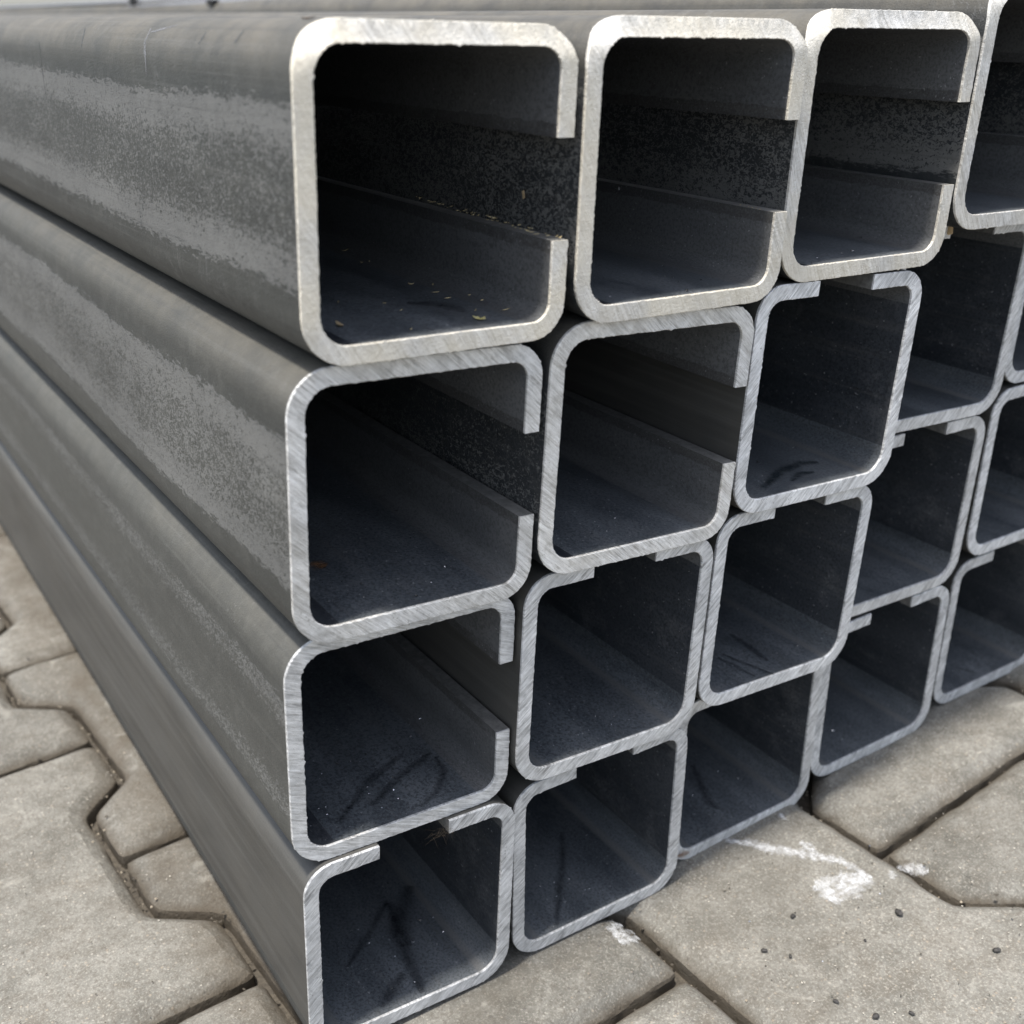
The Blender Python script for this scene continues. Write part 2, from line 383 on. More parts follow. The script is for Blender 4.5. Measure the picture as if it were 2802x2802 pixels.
# ------------------------------------------------------------------ channels
S, H, T, LIP = .120, .1207, .0077, .0405
RW, RL = .0195, .0158                     # outer bend radii at the back and at the lips
LEN = 6.0
def arc(cx, cy, r, a0, a1, n): return [(cx+r*math.cos(a0+(a1-a0)*i/n), cy+r*math.sin(a0+(a1-a0)*i/n)) for i in range(n+1)]
def halves():
    """(outer, inner) point pairs of the cross-section, from the upper lip tip round the back to the lower tip, by part"""
    w, h = S/2, H/2; P = math.pi; o = []; FL = .0025
    def bend(cx, cy, R, a0, a1, n):
        return list(zip(arc(cx, cy, R, a0, a1, n), arc(cx, cy, R-T, a0, a1, n)))
    up_lip = [((w, h-LIP), (w-T, h-LIP))] + [((w, y), (w-T, y)) for y in (h-LIP*.72, h-RL-FL)] + bend(w-RL, h-RL, RL, 0, P/2, 8) + [((w-RL-FL, h), (w-RL-FL, h-T))]
    top = [((x, h), (x, h-T)) for x in (w-RL-FL, .02, -.01, -w+RW+FL)]
    web = [((-w+RW+FL, h), (-w+RW+FL, h-T))] + bend(-w+RW, h-RW, RW, P/2, P, 9) + [((-w, y), (-w+T, y)) for y in (.03, .01, -.01, -.03)] + bend(-w+RW, -h+RW, RW, P, 1.5*P, 9) + [((-w+RW+FL, -h), (-w+RW+FL, -h+T))]
    bot = [((x, -h), (x, -h+T)) for x in (-w+RW+FL, -.01, .02, w-RL-FL)]
    lo_lip = [((w-RL-FL, -h), (w-RL-FL, -h+T))] + bend(w-RL, -h+RL, RL, -P/2, 0, 8) + [((w, y), (w-T, y)) for y in (-h+RL+FL, -h+LIP*.72, -h+LIP)]
    return [('lip', up_lip), ('flange', top), ('web', web), ('flange', bot), ('lip', lo_lip)]
PARTS = halves()
def strip_mesh(name, pairs, ya, mats, dressed=False):
    bm = bmesh.new(); L = bm.loops.layers.uv.new('flow')
    d = [0]
    for (a, _), (b, _) in zip(pairs, pairs[1:]): d.append(d[-1]+math.dist(a, b))
    mid = d[-1]/2; yst = [ya, ya+.05, ya+.2, ya+.6, ya+1.5, ya+3, ya+LEN]
    def sheet(side, flip, mi, tip=0):
        rows = [[bm.verts.new((p[side][0], y+(ground_back(*p[side], False)*1.1 if dressed and k == 0 else 0), p[side][1])) for k, y in enumerate(yst)] for p in pairs]
        for i in range(len(pairs)-1):
            for j in range(len(yst)-1):
                vs = [rows[i][j], rows[i][j+1], rows[i+1][j+1], rows[i+1][j]]; uv = [(yst[j], d[i]-mid), (yst[j+1], d[i]-mid), (yst[j+1], d[i+1]-mid), (yst[j], d[i+1]-mid)]
                if flip: vs.reverse(); uv.reverse()
                f = bm.faces.new(vs); f.smooth = True; f.material_index = mi
                for l, q in zip(f.loops, uv): l[L].uv = q
        return rows
    A = sheet(0, False, 0); B = sheet(1, True, 1)
    for k, isend in ((0, name == 'lip' and pairs[0][0][0] == pairs[1][0][0]), (-1, name == 'lip' and pairs[-1][0][0] == pairs[-2][0][0])):
        if isend:
            for j in range(len(yst)-1):
                vs = [A[k][j], B[k][j], B[k][j+1], A[k][j+1]]
                if k == -1: vs.reverse()
                f = bm.faces.new(vs); f.material_index = 2; f.smooth = False
                for l, q in zip(f.loops, [(yst[j], 0), (yst[j], .007), (yst[j+1], .007), (yst[j+1], 0)]): l[L].uv = q
    for i in range(len(pairs)-1):      # far end
        bm.faces.new((A[i][-1], B[i][-1], B[i+1][-1], A[i+1][-1]))
    me = bpy.data.meshes.new(name); bm.normal_update(); bm.to_mesh(me); bm.free()
    for m in mats: me.materials.append(m)
    me.set_sharp_from_angle(angle=math.radians(40))
    return me
YA = .0009
def ground_back(x, z, up):
    """how far an edge dressed with a grinder lies behind the saw cut (x, z in the section's own frame)"""
    hz = x if up else z
    g = max(0, min(1, (hz-(H/2-.0120))/.0115)); g = g*g*(3-2*g)*.0036
    if not up:
        g2 = max(0, min(1, ((z-x)*.7071-.0700)/.0070)); g += g2*g2*.0030
    return g
def lip_mats(): return [OFL, ILIP]
# the same shell is shared by all channels; v of a lip's UV grows towards its tip
def build_shell(dressed=False, up=False):
    out = []
    for nm, pairs in PARTS:
        if nm == 'lip' and pairs[0][0][0] == pairs[1][0][0] and pairs[0][0][1] > 0: pass
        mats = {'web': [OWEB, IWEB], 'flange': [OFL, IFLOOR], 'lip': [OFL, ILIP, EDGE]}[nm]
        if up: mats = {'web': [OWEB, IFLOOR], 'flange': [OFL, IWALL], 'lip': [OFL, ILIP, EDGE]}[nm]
        me = strip_mesh(nm, pairs, YA, mats, dressed)
        if nm == 'lip' and pairs[0][0][1] > 0 and pairs[0][0][0] > 0 and pairs[0][0][1] < pairs[-1][0][1]:
            for l in me.uv_layers[0].data: l.uv = (l.uv[0], -l.uv[1])
        if nm == 'web':
            for l in me.uv_layers[0].data: l.uv = (l.uv[0], -l.uv[1])   # +v is the upper bend
        out.append((nm, me))
    return out
SHELL = build_shell(); SHELL_D = build_shell(True); SHELL_U = build_shell(False, True)

def dense_outline():
    pts = []
    for nm, pairs in PARTS:
        for k, (a, b) in enumerate(zip(pairs, pairs[1:])):
            L = math.dist(a[0], b[0]); n = max(1, round(L/.0011))
            for i in range(n):
                t = i/n; pts.append(tuple((a[s][0]+(b[s][0]-a[s][0])*t, a[s][1]+(b[s][1]-a[s][1])*t) for s in (0, 1)))
    pts.append(PARTS[-1][1][-1]); return pts
OUTL = dense_outline()
def sawn_mesh(seed, ang, ground_top, up):
    """cut face: slightly uneven rims with burrs, saw marks along `ang`; the top edge may be ground back"""
    r = random.Random(seed); bm = bmesh.new(); L = bm.loops.layers.uv.new('marks')
    ca, sa = math.cos(ang), math.sin(ang); rows = []
    n = len(OUTL)
    for i, (o, q) in enumerate(OUTL):
        o = Vector(o); q = Vector(q); ax = (o-q)/T
        j1 = noise.noise(Vector((i*.35, seed*7.1, 0)))*.00012 + r.uniform(-.00012, .00012)
        j2 = noise.noise(Vector((i*.35, seed*7.1, 9)))*.00014 + r.uniform(-.00015, .00015)
        if r.random() < .05: j2 -= r.uniform(.0002, .0006)      # burr
        if r.random() < .04: j1 += r.uniform(.0002, .0005)
        row = []
        for k, (t, y) in enumerate(((1.0, YA+.0005), (1.0, .0002), (.970, 0), (.5, 0), (.03, 0), (0.0, .0002), (0.0, YA+.0005))):
            p = q+(o-q)*t
            if k in (1, 2): p = p+ax*j1
            if k == 0: p = p+ax*.00004
            if k == 6: p = p-ax*.00004
            if k in (4, 5): p = p+ax*j2
            yy = y + (r.uniform(-.00003, .00003) if 0 < k < 6 else 0)
            if ground_top:
                yy += ground_back(p.x, p.y, up)*ground_top*(1 + .12*noise.noise(Vector((p.x*60, p.y*60, seed))))
            row.append(bm.verts.new((p.x, yy, p.y)))
        rows.append(row)
    for i in range(n-1):
        for k in range(6):
            f = bm.faces.new((rows[i][k], rows[i][k+1], rows[i+1][k+1], rows[i+1][k])); f.smooth = True
            for l in f.loops:
                x, z = l.vert.co.x, l.vert.co.z; l[L].uv = (x*ca+z*sa, -x*sa+z*ca)
    for row in (rows[0], rows[-1]):
        f = bm.faces.new(row if row is rows[-1] else list(reversed(row)))
    bmesh.ops.recalc_face_normals(bm, faces=bm.faces)
    me = bpy.data.meshes.new('sawn_end'); bm.to_mesh(me); bm.free(); me.materials.append(SAWN)
    me.set_sharp_from_angle(angle=math.radians(28))
    return me

CH = {   # x, y, z, roll, opens up?, saw-mark angle (deg), warm, inner wear threshold
 'D1': (0.14585, -0.01515, 0.41844, -0.04016, 0, -58, 1.0, .50), 'D2': (0.27007, -0.01603, 0.41762, -0.03181, 0, -62, .9, .49),
 'D3': (0.39575, -0.00990, 0.41844, -0.02942, 0, -66, .8, .49), 'D4': (0.51774, -0.01096, 0.43106, -0.03166, 0, -60, .5, .58),
 'C1': (0.13512, -0.00943, 0.29646, -0.05298, 0, -42, .25, .60), 'C2': (0.25794, -0.01140, 0.29661, -0.05733, 0, -40, .35, .66),
 'C3': (0.38188, -0.00934, 0.29762, -0.04556, 1, 48, .0, .7), 'C4': (0.50998, 0.01419, 0.30888, -0.04138, 1, 50, .1, .7),
 'B1': (0.12758, -0.00136, 0.17577, -0.03998, 0, -22, .1, .68), 'B2': (0.24973, -0.00644, 0.17583, -0.04734, 1, 40, .05, .7),
 'B3': (0.37458, -0.00429, 0.17683, -0.04230, 1, 45, .0, .7), 'B4': (0.50336, 0.01655, 0.18653, -0.01974, 1, 52, .1, .7),
 'B5': (0.63358, 0.01935, 0.19633, 0.00222, 1, 40, .0, .7),
 'A1': (0.12603, -0.00480, 0.05503, -0.04118, 1, 42, .0, .7), 'A2': (0.24979, -0.00161, 0.05325, -0.00030, 1, 35, .0, .7),
 'A3': (0.37343, 0.00976, 0.05581, 0.02008, 1, 50, .05, .7), 'A4': (0.50171, 0.01646, 0.06446, 0.02073, 1, 50, .0, .7),
 'A5': (0.63637, 0.02455, 0.07143, 0.02037, 1, 48, .0, .7),
 'C5': (0.63800, 0.02100, 0.31780, -0.01000, 1, 45, .0, .7), 'D5': (0.64150, 0.01000, 0.43920, -0.01000, 0, -60, .4, .6),
}
LAB = {
 'D1': 'big steel channel at the left end of the top row with straw bits inside', 'D2': 'top row steel channel second from the left, opening to the right',
 'D3': 'top row steel channel third from the left with the brightest ground top edge', 'D4': 'top row steel channel fourth from the left, sitting a little higher',
 'D5': 'top row steel channel at the far right, mostly out of the picture',
 'C1': 'second row steel channel at the left end with a brown rust spot on its floor', 'C2': 'second row steel channel second from the left, opening sideways under the top row',
 'C3': 'second row steel channel third from the left, opening upward with a blue sheen inside', 'C4': 'second row steel channel fourth from the left with a tan scrap on its left lip',
 'C5': 'second row steel channel at the right edge of the picture',
 'B1': 'third row steel channel at the left end with dark oily strokes on its floor', 'B2': 'third row steel channel second from the left, opening upward',
 'B3': 'third row steel channel third from the left with two dark lines on its floor', 'B4': 'third row steel channel fourth from the left, set slightly back',
 'B5': 'third row steel channel at the right edge of the picture',
 'A1': 'bottom row steel channel at the left corner with a hair tuft on its lip', 'A2': 'bottom row steel channel second from the left, beside a white paint blot',
 'A3': 'bottom row steel channel third from the left with rust on its lower corner', 'A4': 'bottom row steel channel fourth from the left, flat on the pavers',
 'A5': 'bottom row steel channel at the right edge, resting on the pavers',
}
# outer back of each channel: (pale film, blue-black scale with the dim of the slots painted in, loss of flecks in the middle, loss of flecks at the edges)
WEAR = {'D1': (0, 0, .21, .335), 'C1': (.07, 0, .115, .355), 'B1': (.20, 0, .22, .485), 'D2': (0, .55, .05, .455), 'D3': (0, .55, .11, .39), 'D4': (0, .55, .12, .40), 'C2': (0, .72, .08, .56), 'D5': (0, .7, .1, .5)}
ROOT = {}; FLOOR = {}
for k, (x, y, z, a, up, ang, warm, wear) in CH.items():
    root = bpy.data.objects.new('steel_channel', None); COL.objects.link(root); root.empty_display_size = .02
    root.location = (x, y, z)
    root.rotation_euler = (0, -(a+(math.pi/2 if up else 0)), 0)
    tag(root, LAB[k], 'steel channel', 'lipped steel channels stacked on the paving')
    nfl = 0
    for i, (nm, me) in enumerate(SHELL_D if k[0] == 'D' else SHELL_U if up else SHELL):
        o = bpy.data.objects.new(nm, me); COL.objects.link(o); o.parent = root
        o['scale_wear'] = wear; o['bend_dust'] = {'D': 1.0, 'C': .55, 'B': .3}.get(k[0], .1)
        o['pale'], o['deep'], o['centre_dark'], o['edge_dark'] = WEAR.get(k, (.1, .3, .2, .45))
        o['matte'] = .3 if up else 1.0 if nm == 'lip' or k[0] == 'D' else 0.0
        o['dusty'] = (1.0 if k[0] == 'D' and nm == 'flange' and i == 1 else .25 if i == 1 else .1)
        if up: o['dusty'] = .12
        if nm == 'lip' and k[0] == 'D' and i == 0: o['dusty'] = .6
        if (nm == 'flange' and i == 3 and not up) or (nm == 'web' and up): FLOOR[k] = o
    # channels that open upward carry their marks turned back into the upright frame
    me = sawn_mesh(sum(map(ord, k))*3+1, math.radians(ang)-(math.pi/2 if up else 0), {'D': 1.0}.get(k[0], 0), up)
    o = link('sawn_end', me, root); o['warm'] = warm; o['tone'] = {'D': .90, 'C': .98, 'B': .93, 'A': .88}[k[0]]*(1.14 if k in ('C3', 'B3', 'B5') else 1)
    ROOT[k] = root
bpy.context.view_layer.update()

# ------------------------------------------------------------------ loose things
PTS = {   # positions (0.1 mm) and surface normals (1/100) of small marks and scraps on the steel and paving
 'paint_stroke': [(3608,87,-27,-6,0,100),(3643,47,-25,-6,-1,100),(3678,9,-23,-6,-2,100),(3712,-30,-21,-6,0,100),(3741,-75,-20,-6,-1,100),(3769,-120,-19,-6,0,100),(3796,-165,-17,-6,-2,100),(3843,-214,-14,-6,1,100),(3890,-263,-11,-6,-1,100),(3937,-311,-9,-6,-1,100),(3975,-361,-7,-6,0,100),(4013,-411,-5,-6,-1,100),(4052,-460,-3,-6,-1,100),(4064,-532,-4,-6,1,100),(4075,-603,-2,-6,1,100),(4087,-674,-2,-6,-1,100)],
 'paint_tick': [(3970,-200,-7,-6,1,100),(3978,-234,-6,-6,1,100),(3985,-268,-6,-6,0,100),(3993,-301,-5,-6,-1,100)],
 'paint_tick2': [(4063,68,1,-6,-2,100),(4059,34,0,-6,-2,100),(4054,0,-1,-6,-1,100)],
 'paint_patch1': [(4097,-665,-1,-6,-1,100),(4044,-637,-4,-6,-1,100),(3991,-608,-7,-6,1,100),(3939,-579,-11,-6,1,100),(3885,-557,-14,-6,1,100),(3832,-534,-17,-6,-2,100),(3778,-513,-20,-6,-1,100)],
 'paint_patch2': [(4077,-666,-2,-6,-1,100),(4017,-660,-6,-6,-1,100),(3958,-654,-9,-6,-1,100),(3899,-648,-13,-6,-1,100),(3847,-654,-16,-6,-1,100),(3797,-660,-19,-6,-1,100),(3746,-666,-22,-6,-1,100)],
 'paint_patch3': [(3763,-519,-21,-6,-1,100),(3769,-554,-21,-6,1,100),(3774,-591,-21,-6,1,100),(3771,-631,-21,-6,1,100),(3767,-670,-21,-6,-1,100)],
 'paint_right': [(4312,-687,-24,40,1,92),(4407,-709,-55,-74,-4,67),(4423,-741,-41,-75,-7,66),(4438,-773,-26,-75,-7,66),(4458,-801,-16,-52,-5,85)],
 'paint_dot': [(4234,-700,6,-4,-4,100),(4209,-726,4,-4,-4,100),(4184,-752,3,-6,-1,100)],
 'paint_left1': [(2517,-94,-89,1,0,100),(2541,-93,-89,0,0,100),(2565,-92,-89,0,0,100),(2598,-80,-102,47,3,88),(2635,-71,-122,47,4,88)],
 'paint_left2': [(2517,-135,-89,0,0,100),(2539,-143,-89,1,0,100),(2562,-152,-89,0,2,100),(2585,-160,-90,49,8,87),(2626,-151,-114,50,8,86),(2680,-127,-158,69,7,72)],
 'paint_left3': [(2516,-191,-88,-2,2,100),(2533,-199,-88,-2,1,100),(2550,-207,-88,1,2,100),(2567,-215,-88,1,2,100),(2588,-219,-89,43,1,90),(2622,-210,-107,50,5,86),(2664,-193,-137,70,7,71)],
 'crumbs': [(3475,-627,-39,-6,1,100),(3989,-958,-9,-6,-1,100),(3150,-720,-58,-6,0,100),(3241,-832,-54,-6,-2,100),(3211,-1195,-57,-6,0,100),(3309,-1379,-52,-6,0,100),(3477,-1470,-42,-6,0,100),(4204,-1453,1,-8,0,100),(3672,-989,-28,-6,-1,100)],
 'leaf': [(1706,-12,3651,4,0,100)],
 'chip': [(1140,156,3673,4,0,100)],
 'splinter': [(1034,33,4800,-22,0,98)],
 'orange': [(2098,245,4090,-100,0,3)],
 'straw': [(1798,748,3647,4,0,100),(1729,973,3650,4,0,100),(1884,690,3644,-6,0,100),(1812,541,3646,4,0,100),(1798,407,3647,4,0,100),(1511,695,3658,4,0,100),(1318,543,3666,4,0,100),(1492,437,3659,4,0,100),(1908,397,3648,-25,0,97),(1900,150,3646,-25,0,97),(1902,84,3646,-25,0,97),(1905,286,3647,-25,0,97),(1773,133,3648,4,0,100),(1499,-52,3659,4,0,100),(1358,-43,3665,4,0,100),(1909,1674,3648,-25,0,97),(1885,1349,3644,-6,0,100),(1212,-93,3670,4,0,100),(1839,1345,3645,4,0,100),(1496,289,3659,4,0,100)],
 'lipstraw': [(2043,1206,3962,4,0,100),(2040,1151,3962,4,0,100),(2037,1098,3962,4,0,100),(2034,1045,3963,4,0,100),(2032,992,3963,4,0,100),(2029,941,3963,4,0,100),(2026,890,3963,4,0,100),(2024,840,3963,4,0,100),(2021,791,3963,4,0,100),(2018,742,3963,4,0,100),(2016,695,3963,4,0,100),(2013,647,3963,4,0,100),(2011,601,3964,4,0,100),(2009,555,3964,4,0,100),(2006,510,3964,4,0,100),(2004,465,3964,4,0,100),(2001,421,3964,4,0,100),(1999,378,3964,4,0,100),(1997,335,3964,4,0,100),(1995,293,3964,4,0,100),(1993,251,3964,4,0,100),(1990,210,3964,4,0,100),(1988,169,3964,4,0,100),(1986,129,3965,4,0,100),(1984,90,3965,4,0,100),(1982,51,3965,4,0,100),(1980,12,3965,4,0,100),(1978,-26,3965,4,0,100),(1976,-63,3965,4,0,100),(1974,-100,3965,4,0,100),(1972,-137,3965,4,0,100)],
 'lipstraw2': [(3231,83,3961,3,0,100),(3228,53,3961,3,0,100),(3225,24,3961,3,0,100),(3222,-5,3961,3,0,100),(3219,-33,3961,3,0,100),(3216,-62,3961,3,0,100)],
 'B1a': [(1497,473,1225,4,0,100),(1451,451,1227,4,0,100),(1406,430,1229,4,0,100),(1362,408,1230,4,0,100),(1318,387,1232,4,0,100),(1274,366,1234,4,0,100),(1231,346,1236,4,0,100),(1200,319,1237,4,0,100),(1169,293,1238,4,0,100),(1138,267,1239,4,0,100),(1108,241,1241,4,0,100),(1077,216,1242,4,0,100),(1048,191,1243,4,0,100)],
 'B1b': [(1642,413,1219,4,0,100),(1602,395,1221,4,0,100),(1562,377,1222,4,0,100),(1522,359,1224,4,0,100),(1483,342,1225,4,0,100),(1445,325,1227,4,0,100),(1406,308,1229,4,0,100),(1364,283,1230,4,0,100),(1323,259,1232,4,0,100),(1282,235,1234,4,0,100),(1241,211,1235,4,0,100),(1201,188,1237,4,0,100),(1162,164,1238,4,0,100)],
 'B1c': [(1642,368,1219,4,0,100),(1638,344,1219,4,0,100),(1634,321,1219,4,0,100),(1630,298,1220,4,0,100),(1626,275,1220,4,0,100),(1622,252,1220,4,0,100),(1618,229,1220,4,0,100),(1597,206,1221,4,0,100),(1576,183,1222,4,0,100),(1555,160,1223,4,0,100),(1535,137,1223,4,0,100),(1515,115,1224,4,0,100),(1494,93,1225,4,0,100),(1472,82,1226,4,0,100),(1450,72,1227,4,0,100),(1427,61,1228,4,0,100),(1405,51,1229,4,0,100),(1383,40,1229,4,0,100),(1362,30,1230,4,0,100)],
 'B1d': [(1055,206,1243,4,0,100),(1038,192,1243,4,0,100),(1020,178,1244,4,0,100),(1003,164,1245,4,0,100),(986,150,1245,4,0,100),(969,137,1246,4,0,100),(952,123,1247,4,0,100)],
 'A1a': [(1482,719,21,4,0,100),(1451,692,22,4,0,100),(1421,666,23,4,0,100),(1391,639,24,4,0,100),(1361,613,26,4,0,100),(1331,587,27,4,0,100),(1302,561,28,4,0,100),(1257,526,30,4,0,100),(1213,491,32,4,0,100),(1169,457,34,4,0,100),(1126,423,35,4,0,100),(1083,390,37,4,0,100),(1041,357,39,4,0,100)],
 'A1b': [(1484,697,21,4,0,100),(1470,654,21,4,0,100),(1457,611,22,4,0,100),(1443,569,22,4,0,100),(1430,527,23,4,0,100),(1417,485,23,4,0,100),(1403,444,24,4,0,100),(1396,410,24,4,0,100),(1389,376,25,4,0,100),(1382,343,25,4,0,100),(1375,309,25,4,0,100),(1368,276,25,4,0,100),(1361,244,26,4,0,100),(1353,200,26,4,0,100),(1344,157,26,4,0,100),(1336,115,27,4,0,100),(1327,73,27,4,0,100),(1319,31,27,4,0,100),(1311,-10,28,4,0,100)],
 'A1c': [(1289,160,29,4,0,100),(1251,135,30,4,0,100),(1214,110,32,4,0,100),(1177,86,33,4,0,100),(1141,62,35,4,0,100),(1105,38,36,4,0,100),(1069,14,38,4,0,100)],
 'A1d': [(1662,762,15,-5,0,100),(1628,722,15,4,0,100),(1594,682,16,4,0,100),(1560,643,17,4,0,100),(1527,604,19,4,0,100),(1495,566,20,4,0,100),(1462,528,22,4,0,100),(1451,495,22,4,0,100),(1440,462,22,4,0,100),(1429,429,23,4,0,100),(1419,397,23,4,0,100),(1408,365,24,4,0,100),(1397,334,24,4,0,100)],
 'A2a': [(2741,677,12,0,0,100),(2714,638,12,0,0,100),(2687,599,12,0,0,100),(2660,561,12,0,0,100),(2634,523,12,0,0,100),(2608,485,12,0,0,100),(2582,448,12,0,0,100),(2551,411,12,0,0,100),(2519,375,12,0,0,100),(2488,340,13,0,0,100),(2458,305,13,0,0,100),(2427,270,13,0,0,100),(2397,236,13,0,0,100),(2368,198,13,0,0,100),(2339,161,13,0,0,100),(2310,125,13,0,0,100),(2281,89,13,0,0,100),(2253,53,13,0,0,100),(2225,18,13,0,0,100)],
 'C3a': [(3524,18,2469,5,0,100),(3567,40,2467,5,0,100),(3612,63,2465,5,0,100),(3657,86,2463,5,0,100),(3702,110,2461,5,0,100),(3748,133,2459,5,0,100),(3795,158,2457,5,0,100),(3830,165,2455,5,0,100),(3865,173,2454,5,0,100),(3901,181,2452,5,0,100),(3937,188,2450,5,0,100),(3973,196,2449,5,0,100),(4009,204,2447,5,0,100),(4026,198,2446,5,0,100),(4043,193,2445,5,0,100),(4060,187,2445,5,0,100),(4076,181,2444,5,0,100),(4093,175,2443,5,0,100),(4110,169,2442,5,0,100)],
 'C3b': [(3739,18,2459,5,0,100),(3762,29,2458,5,0,100),(3785,39,2457,5,0,100),(3808,49,2456,5,0,100),(3831,59,2455,5,0,100),(3854,70,2454,5,0,100),(3878,80,2453,5,0,100),(3892,77,2452,5,0,100),(3906,74,2452,5,0,100),(3921,71,2451,5,0,100),(3935,68,2450,5,0,100),(3950,66,2450,5,0,100),(3964,63,2449,5,0,100)],
 'B3a': [(3627,286,1253,4,0,100),(3634,261,1253,4,0,100),(3641,235,1252,4,0,100),(3648,209,1252,4,0,100),(3655,184,1252,4,0,100),(3667,146,1251,4,0,100),(3678,109,1251,4,0,100),(3690,72,1250,4,0,100),(3702,35,1250,4,0,100),(3713,-2,1249,4,0,100),(3723,-40,1250,-4,-72,69)],
 'B3b': [(3570,274,1255,4,0,100),(3577,227,1255,4,0,100),(3584,181,1255,4,0,100),(3590,135,1254,4,0,100),(3597,89,1254,4,0,100),(3603,44,1254,4,0,100),(3610,-1,1254,4,0,100)],
 'B3c': [(3852,464,1243,4,0,100),(3849,429,1243,4,0,100),(3846,395,1244,4,0,100),(3842,361,1244,4,0,100),(3839,327,1244,4,0,100),(3836,294,1244,4,0,100),(3833,260,1244,4,0,100),(3829,233,1244,4,0,100),(3825,205,1244,4,0,100),(3821,178,1245,4,0,100),(3817,151,1245,4,0,100),(3814,124,1245,4,0,100),(3810,97,1245,4,0,100)],
 'A3a': [(3902,741,41,-2,0,100),(3870,677,41,-2,0,100),(3839,614,40,-2,0,100),(3808,552,39,-2,0,100),(3778,491,39,-2,0,100),(3748,431,38,-2,0,100),(3719,372,38,-2,0,100),(3721,357,38,-2,0,100),(3723,343,38,-2,0,100),(3726,329,38,-2,0,100),(3728,314,38,-2,0,100),(3730,300,38,-2,0,100),(3732,286,38,-2,0,100)],
 'A5a': [(6286,502,193,-2,0,100),(6300,465,193,-2,0,100),(6313,429,193,-2,0,100),(6327,392,193,-2,0,100),(6340,356,194,-2,0,100),(6353,320,194,-2,0,100),(6367,285,194,-2,0,100)],
 'D1s': [(1591,410,3655,4,0,100),(1613,393,3654,4,0,100),(1635,375,3653,4,0,100),(1657,357,3653,4,0,100),(1679,339,3652,4,0,100),(1701,322,3651,4,0,100),(1722,304,3650,4,0,100),(1722,276,3650,4,0,100),(1721,248,3650,4,0,100),(1721,221,3650,4,0,100),(1720,193,3650,4,0,100),(1720,166,3650,4,0,100),(1719,139,3650,4,0,100)],
 'rustC1': [(1081,525,2455,5,0,100),(1096,511,2454,5,0,100),(1111,497,2453,5,0,100),(1126,483,2452,5,0,100),(1141,470,2452,5,0,100)],
 'rustA3': [(3095,-16,156,-2,-100,8),(3240,99,15,4,-100,1),(3273,98,10,-8,-100,4),(3305,97,5,10,-99,-2)],
 'scuff1': [(886,3506,4672,-95,0,30),(882,3488,4657,-95,0,30),(879,3478,4641,-99,0,13),(877,3472,4626,-99,0,13),(875,3470,4610,-100,0,4),(874,3471,4594,-100,0,4),(874,3471,4578,-100,0,4),(873,3472,4562,-100,0,4),(873,3473,4546,-100,0,4),(872,3472,4525,-100,0,4),(871,3470,4503,-100,0,4),(870,3469,4481,-100,0,4),(869,3468,4460,-100,0,4),(868,3466,4438,-100,0,4),(867,3465,4416,-100,0,4),(866,3464,4394,-100,0,4),(866,3462,4372,-100,0,4)],
 'scuff2': [(948,1554,4761,-68,0,73),(941,1545,4754,-68,0,73),(933,1536,4747,-68,0,73),(926,1527,4740,-80,0,61),(920,1525,4733,-80,0,61),(915,1523,4725,-80,0,61),(909,1521,4718,-80,0,61),(904,1520,4711,-89,0,46),(901,1524,4704,-89,0,46),(892,1500,4688,-89,0,46),(886,1485,4671,-95,0,30),(881,1472,4655,-95,0,30),(878,1466,4638,-99,0,13),(876,1463,4621,-99,0,13),(875,1464,4604,-100,0,4),(874,1466,4587,-100,0,4),(874,1468,4570,-100,0,4)],
 'scuff3': [(940,820,4753,-68,0,73),(932,815,4745,-68,0,73),(925,812,4738,-80,0,61),(919,814,4731,-80,0,61),(913,815,4723,-80,0,61),(908,817,4716,-80,0,61),(903,821,4709,-89,0,46)],
 'scuff4': [(973,1232,4777,-54,0,84),(965,1273,4772,-54,0,84),(958,1315,4767,-54,0,84),(950,1358,4762,-68,0,73),(944,1408,4757,-68,0,73),(938,1459,4751,-68,0,73),(932,1510,4746,-68,0,73)],
 'scuff5': [(950,438,4763,-68,0,73),(943,436,4755,-68,0,73),(935,433,4748,-68,0,73),(927,431,4741,-68,0,73),(921,434,4733,-80,0,61),(915,438,4726,-80,0,61),(909,441,4718,-80,0,61)],
 'scuff6': [(940,2651,4753,-68,0,73),(925,2615,4738,-80,0,61),(914,2594,4724,-80,0,61),(903,2577,4709,-89,0,46),(896,2569,4695,-89,0,46),(889,2564,4680,-95,0,30),(884,2568,4665,-95,0,30)],
 'swarf5': [(1560,854,17,4,0,100),(1648,460,14,-5,0,100),(1567,477,17,4,0,100),(1332,567,1232,4,0,100),(1748,706,1234,-60,0,80),(1615,595,1220,4,0,100),(1666,1042,1218,4,0,100),(1356,316,1231,4,0,100),(2142,171,1255,5,0,100),(1309,219,1232,4,0,100),(1160,567,1238,4,0,100)],
 'swarf3': [(1791,1343,2422,-24,0,97),(1814,1214,2433,-59,0,81),(1359,-10,2440,5,0,100),(1763,928,2419,5,0,100),(1633,201,2425,5,0,100)],
 'swarf6': [(4134,692,1232,-4,0,100),(3796,329,2457,5,0,100),(3278,-93,3043,-2,-100,-10),(6598,512,199,-2,0,100),(5538,349,779,-100,0,-2),(4166,411,2440,5,0,100),(4337,154,2846,-100,0,5)],
 'swarf8': [(4057,657,44,-2,0,100),(4003,588,43,-2,0,100),(4059,454,45,-2,0,100),(4091,427,45,-2,0,100),(4944,431,123,-2,0,100),(6598,513,199,-2,0,100)],
 'swarf4': [(2768,-101,3650,3,0,100),(3029,575,1922,-100,0,5),(2631,439,2439,6,0,100),(3794,333,2457,5,0,100),(4171,417,2440,5,0,100)],
